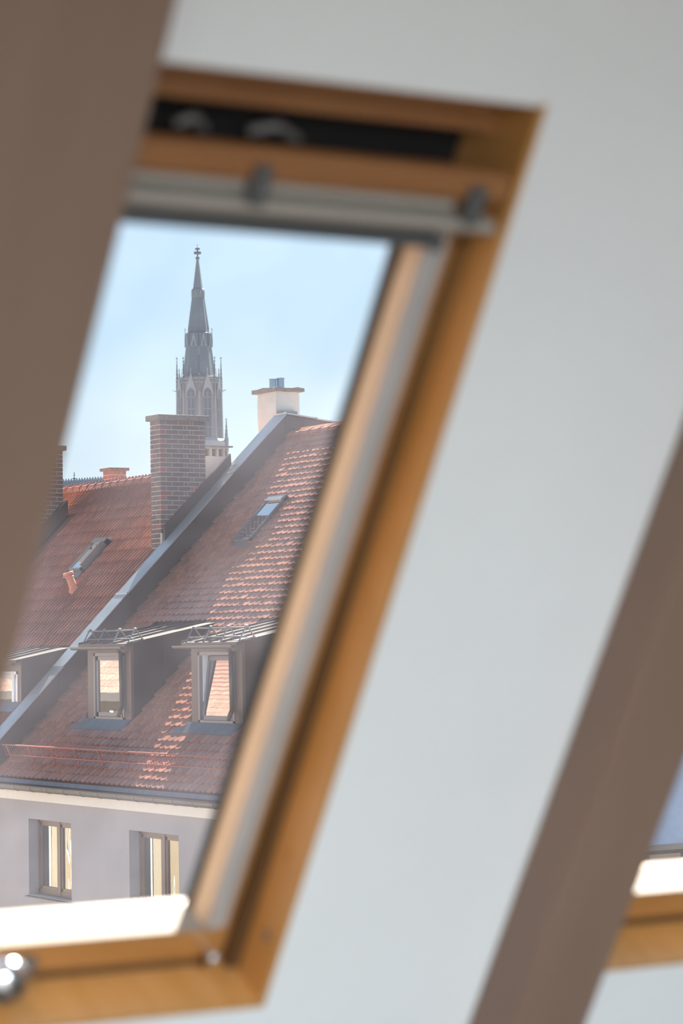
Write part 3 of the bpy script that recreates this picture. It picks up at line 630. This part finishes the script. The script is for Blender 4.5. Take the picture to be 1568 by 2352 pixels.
fc = empty('townhouse_facade', (19.96, 40, -6), 'grey rendered house wall with a cream band and recessed brown windows', 'building')
XF = 19.96; wy = [(40.73, 42.45), (36.81, 38.54), (32.89, 34.62), (44.65, 46.37)]; wz0, wz1 = -4.42, -3.07
f = MB(); edges = sorted(wy); prev = 27.0
for a, b in edges:
    f.box(XF, XF+0.4, prev, a, wz0, wz1); prev = b
f.box(XF, XF+0.4, prev, 56, wz0, wz1); f.box(XF, XF+0.4, 27, 56, wz1, -2.45); f.box(XF, XF+0.4, 27, 56, -13, wz0)
f.build('rendered_wall', M['render'], fc)
B(XF-0.10, XF+0.05, 27, 56, -2.735, -2.565).build('cream_band', M['cornice'], fc)
for a, b in wy:
    fr = MB(); x = XF+0.19; t = 0.07
    fr.box(x, x+.07, a, a+t, wz0, wz1); fr.box(x, x+.07, b-t, b, wz0, wz1); fr.box(x, x+.07, a, b, wz1-t, wz1); fr.box(x, x+.07, a, b, wz0, wz0+t*1.3); mid = b-(b-a)*0.50
    fr.box(x-.012, x+.07, mid-0.055, mid+0.055, wz0, wz1)
    o = fr.build('window_frame', M['wframe'], fc)
    for (p, q) in ((a+t, mid-.055), (mid+.055, b-t)):
        s_ = MB(); u = 0.055; s_.box(x+.01, x+.06, p, p+u, wz0+t*1.3, wz1-t); s_.box(x+.01, x+.06, q-u, q, wz0+t*1.3, wz1-t); s_.box(x+.01, x+.06, p, q, wz1-t-u, wz1-t); s_.box(x+.01, x+.06, p, q, wz0+t*1.3, wz0+t*1.3+u)
        s_.build('window_sash', M['wframe'], o)
        B(x+.035, x+.041, p+u-.004, q-u+.004, wz0+t*1.3+u, wz1-t-u).build('glass_pane', M['pane'], o)
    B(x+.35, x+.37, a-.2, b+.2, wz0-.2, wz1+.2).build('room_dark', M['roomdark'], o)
    cu = MB(); n = 26; y_c = b-0.13
    pl = [(x+0.20+0.025*math.sin(k*1.7), y_c-0.44*k/n) for k in range(n+1)]; vs = [(px, py, wz0) for px, py in pl]+[(px, py, wz1) for px, py in pl]
    cu.add(vs, [(k, k+1, n+2+k, n+1+k) for k in range(n)]); cu.build('curtain', M['curtain'], o, smooth=True)
    sl_ = MB().prism([(XF-0.07, wz0-0.045), (XF-0.07, wz0-0.03), (x+.02, wz0+0.012), (x+.02, wz0-0.04)], a-0.03, b+0.05, lambda u, v, q: (u, q, v)); sl_.build('window_sill', M['zinc_blue'], fc)

# ------------------------------------------------------------------ wing building seen through the right-hand roof window
wg = empty('courtyard_wing', (18.5, 24, -6), 'grey wing with framed windows under a pale roof, seen through the right-hand roof window', 'building')
B(17.4, 24.0, 24.0, 26.9, -13, -2.62).build('wall', M['render'], wg)
MB().prism([(23.85, -2.50), (25.40, -0.35), (26.95, -2.50)], 17.3, 24.1, lambda u, v, q: (q, u, v*1.0)).build('roof', M['wingroof'], wg)
B(17.3, 24.1, 23.82, 23.95, -2.50, -2.44).build('eaves_gutter', M['gutter'], wg)
for a, b in ((17.75, 18.25), (18.75, 19.05), (19.33, 19.72)):
    o = B(a-.04, b+.04, 23.96, 24.0, -4.0, -2.56).build('window_frame', M['wframe'], wg)
    B(a, b, 23.945, 23.96, -3.9, -2.63).build('glass_pane', M['pane'], o)

# ------------------------------------------------------------------ church tower, 400 m away
TC = Vector((193.82, 348.90, 0)); tdir = -TC.normalized(); a0 = math.atan2(tdir.y, tdir.x); MP = 400/5918
def zy(py): return (fwd.z + up.z*(-(py-1176)/5918) + rt.z*(457.5-784)/5918)*400
def tv(k, r, z): a = a0+math.radians(45*k); return Vector((TC.x+r*math.cos(a), TC.y+r*math.sin(a), z))
tw = empty('church_tower', (TC.x, TC.y, zy(1200)), 'tall grey gothic church tower with an octagonal spire rising behind the roofs', 'church tower')
def oct_(name, lv, m, smooth=False):
    b = MB(); vs = [tv(k, r*MP, zy(y)) for y, r in lv for k in range(8)]
    fs = [(8*j+k, 8*j+(k+1) % 8, 8*j+8+(k+1) % 8, 8*j+8+k) for j in range(len(lv)-1) for k in range(8)] + [tuple(range(8))[::-1], tuple(range(8*len(lv)-8, 8*len(lv)))]
    b.add(vs, fs); return b.build(name, M[m], tw)
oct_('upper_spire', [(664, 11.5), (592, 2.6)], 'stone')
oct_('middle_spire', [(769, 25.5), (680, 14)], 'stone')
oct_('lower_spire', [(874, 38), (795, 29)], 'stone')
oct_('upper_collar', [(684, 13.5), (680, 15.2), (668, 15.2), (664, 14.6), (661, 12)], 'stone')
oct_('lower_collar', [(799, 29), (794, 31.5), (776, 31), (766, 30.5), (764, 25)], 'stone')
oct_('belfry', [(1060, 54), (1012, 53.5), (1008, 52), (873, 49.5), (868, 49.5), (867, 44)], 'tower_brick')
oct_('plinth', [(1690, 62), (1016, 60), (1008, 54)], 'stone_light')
fz = MB()
for y0_, y1_, r in ((593, 588, 4.6), (600, 566, 1.6), (581, 576, 8.6), (571, 567.5, 5.6)): fz.cyl((TC.x, TC.y, zy(y0_)), (TC.x, TC.y, zy(y1_)), r*MP, n=8)
fz.cyl((TC.x, TC.y, zy(568)), (TC.x, TC.y, zy(557)), .5*MP, .2*MP, n=6); fz.cyl((TC.x, TC.y, zy(561.5)), (TC.x, TC.y, zy(559.5)), 1.3*MP, .8*MP, n=6)
fz.build('spire_finial', M['finial'], tw)
def pinnacle(p, ytop, ybot, w_, name='pinnacle', m='finial'):
    b = MB(); zt, zb = zy(ytop), zy(ybot); H = zt-zb
    b.box(p.x-w_*MP, p.x+w_*MP, p.y-w_*MP, p.y+w_*MP, zb, zb+H*0.42)
    b.cyl((p.x, p.y, zb+H*0.42), (p.x, p.y, zt), w_*1.15*MP, 0.25*MP, n=6)
    for q in range(4): b.cyl((p.x, p.y, zb+H*(0.50+0.12*q)), (p.x, p.y, zb+H*(0.52+0.12*q)), w_*(1.25-0.22*q)*MP, n=6)
    b.cyl((p.x, p.y, zt-H*0.07), (p.x, p.y, zt-H*0.045), 2.0*MP, n=6)
    b.build(name, M[m], tw)
for k in range(8):
    v = tv(k, 50.5*MP, 0); pinnacle(v, 818 + (k % 2)*3, 905, 2.0)
    b = MB(); b.cyl(tv(k, 52*MP, zy(1010)), tv(k, 50.5*MP, zy(862)), 2.6*MP, 2.1*MP, n=6); b.build('corner_buttress', M['stone_light'], tw)
    v = tv(k, 30.5*MP, 0); pinnacle(v, 753, 797, 1.2)
    if k % 2 == 0:
        b = MB(); b.cyl(tv(k, 52*MP, zy(899)), tv(k, 61.5*MP, zy(896)), 1.0*MP, .7*MP, n=6); b.build('gargoyle', M['finial'], tw)
    v = tv(k, 61*MP, 0)
    if k % 2 == 0: pinnacle(v, 960, 1040, 3.4, 'lower_pinnacle', 'stone')
    # the face between vertex k and k+1
    def F(u, y, o, R0=51.5):          # u in -1..1 across the face, y in px, o outwards
        A_, B_2 = tv(k, R0*MP, 0), tv(k+1, R0*MP, 0); mid = (A_+B_2)/2; n_ = (mid-TC); n_.z = 0; n_.normalize()
        p = mid + (B_2-A_)*0.5*u + n_*o*MP; p.z = zy(y); return p
    gb = MB().prism([(-0.66, 915), (-0.62, 902), (-0.5, 893), (0.0, 859), (0.5, 893), (0.62, 902), (0.66, 915), (0.56, 915), (0.44, 903), (0.25, 897), (0, 894), (-0.25, 897), (-0.44, 903), (-0.56, 915)], 0, 3.0, lambda u, v, q: F(u, v, q)); gb.build('window_gable', M['stone_light'], tw)
    MB().cyl(F(0, 861, 1.5), F(0, 849, 1.5), .8*MP, 1.3*MP, n=6).build('gable_finial', M['stone_light'], tw)
    pts = [(-0.46, 1008), (-0.46, 912)] + [(-0.46*math.cos(t), 912-13*math.sin(t)) for t in (0.5, 1.0, 1.57, 2.14, 2.64)] + [(0.46, 912), (0.46, 1008)]
    MB().prism(pts, -0.3, 0.7, lambda u, v, q: F(u, v, q)).build('louvre_window', M['louvre'], tw)
    tr = MB()
    for u in (-0.47, 0.0, 0.47): tr.box(u-0.028, u+0.028, 905 if u == 0 else 910, 1008, 0.5, 1.6, T=lambda a, b_, c_: F(a, b_, c_))
    for yy in (916, 943, 985): tr.box(-0.47, 0.47, yy-.6, yy+.6, 0.6, 1.3, T=lambda a, b_, c_: F(a, b_, c_))
    for sgn in (-1, 1):
        cpt = [F(sgn*0.235+0.2*math.cos(t), 911-5.5*math.sin(t), 1.2) for t in (0, .6, 1.2, 1.57, 1.95, 2.55, math.pi)]
        for p_, q_ in zip(cpt[:-1], cpt[1:]): tr.cyl(p_, q_, .35*MP, n=5)
    cpt = [F(0.16*math.cos(t), 903-3.0*math.sin(t), 1.2) for t in [k_*math.pi/4 for k_ in range(9)]]
    for p_, q_ in zip(cpt[:-1], cpt[1:]): tr.cyl(p_, q_, .35*MP, n=5)
    tr.build('tracery', M['stone_light'], tw)
    bl = MB(); bl.box(-1, 1, 872, 874, -1, 1.2, T=lambda a, b_, c_: F(a, b_, c_)); bl.box(-1, 1, 881, 883, -1, 1.2, T=lambda a, b_, c_: F(a, b_, c_))
    for q in range(8): bl.box(-0.95+q*0.26, -0.88+q*0.26, 873, 883, -0.5, 0.9, T=lambda a, b_, c_: F(a, b_, c_))
    bl.build('parapet_band', M['stone_light'], tw)
    MB().prism([(-0.62, 797), (-0.0, 764), (0.62, 797), (0.42, 797), (0, 777), (-0.42, 797)], 0, 1.2, lambda u, v, q: F(u, v, q, 31.0)).build('collar_gable', M['stone_light'], tw)
    MB().prism([(-0.62, 682), (-0.0, 664), (0.62, 682), (0.4, 682), (0, 671), (-0.4, 682)], 0, 0.8, lambda u, v, q: F(u, v, q, 15.2)).build('upper_gable', M['stone_light'], tw)
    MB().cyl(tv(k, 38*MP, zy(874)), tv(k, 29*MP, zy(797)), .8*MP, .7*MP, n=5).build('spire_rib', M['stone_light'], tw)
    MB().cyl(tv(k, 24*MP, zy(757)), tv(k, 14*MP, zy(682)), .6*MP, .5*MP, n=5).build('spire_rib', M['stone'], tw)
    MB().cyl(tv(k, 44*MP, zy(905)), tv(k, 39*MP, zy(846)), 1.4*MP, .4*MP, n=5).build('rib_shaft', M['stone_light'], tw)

# distant church roof with an iron crest
cr_ = empty('crested_roof', (43, 85, 5), 'far blue-grey roof ridge with a spiky iron crest', 'roof')
a_, b_ = Vector((41.2, 86.3, 6.06)), Vector((43.6, 84.5, 6.20)); n_ = Vector((-.57, -.82, 0))
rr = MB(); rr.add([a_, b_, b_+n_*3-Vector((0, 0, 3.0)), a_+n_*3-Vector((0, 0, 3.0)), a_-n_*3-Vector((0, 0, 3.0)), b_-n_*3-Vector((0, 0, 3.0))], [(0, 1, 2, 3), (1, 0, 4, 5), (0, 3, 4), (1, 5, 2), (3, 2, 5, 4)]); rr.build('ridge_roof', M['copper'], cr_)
cs = MB(); n = 30
for k in range(n):
    p = a_.lerp(b_, (k+.5)/n); cs.cyl(p, p+Vector((0, 0, .09)), .016, .010, n=4); cs.cyl(p+Vector((0, 0, .05)), p+Vector((0, 0, .08)), .028, .02, n=4)
cs.cyl(a_+Vector((0, 0, .02)), b_+Vector((0, 0, .02)), .015, n=4); cs.build('iron_crest', M['finial'], cr_, kind='stuff')
p = a_.lerp(b_, .42); q = MB(); q.cyl(p, p+Vector((0, 0, .32)), .014, n=5); q.cyl(p+Vector((0, 0, .06)), p+Vector((0, 0, .1)), .06, n=6); q.cyl(p+Vector((0, 0, .19)), p+Vector((0, 0, .21)), .035, n=6); q.build('crest_cross', M['finial'], cr_)

# ------------------------------------------------------------------ sunny house across the street (mirrored in the window panes)
ob = empty('sunlit_house', (-1, 80, -6), 'yellow sunlit house across the yard with a red tiled roof, mirrored in the dormer windows', 'building')
B(-1.2, -0.4, 50, 112, -13, -1.7).build('wall', M['yellow'], ob)
MB().prism([(-0.2, -1.67), (-9, 7.2), (-9, 6.9), (-0.2, -1.9)], 50, 112, lambda u, v, q: (u, q, v)).build('roof_boarding', M['under'], ob)
rs = MB()
for r in range(38):
    x = -0.15-r*0.22
    for k in range(136): rs.box(x-0.24, x, 50+k*.45+(r % 2)*.22, 50.43+k*.45+(r % 2)*.22, 0, 0.05, T=lambda a, b, c: Vector((a, b, -1.65-(a+0.2)*1.0+c+(a-x)*0.1)))
rs.build('tile_courses', M['sandroof'], ob, kind='stuff')
B(-0.3, 0.0, 50, 112, -1.95, -1.65).build('eaves_gutter', M['gutter'], ob)
for k in range(15):
    y = 52+k*4.0; B(-0.41, -0.36, y, y+1.5, -5.2, -3.2).build('window', M['roomdark'], ob); B(-0.42, -0.30, y+2.4, y+2.7, -13, -2.3).build('pilaster', M['cornice'], ob)

o = B(-60, 420, 6, 560, -13.2, -13.0).build('ground', M['ground']); tag(o, kind='structure')
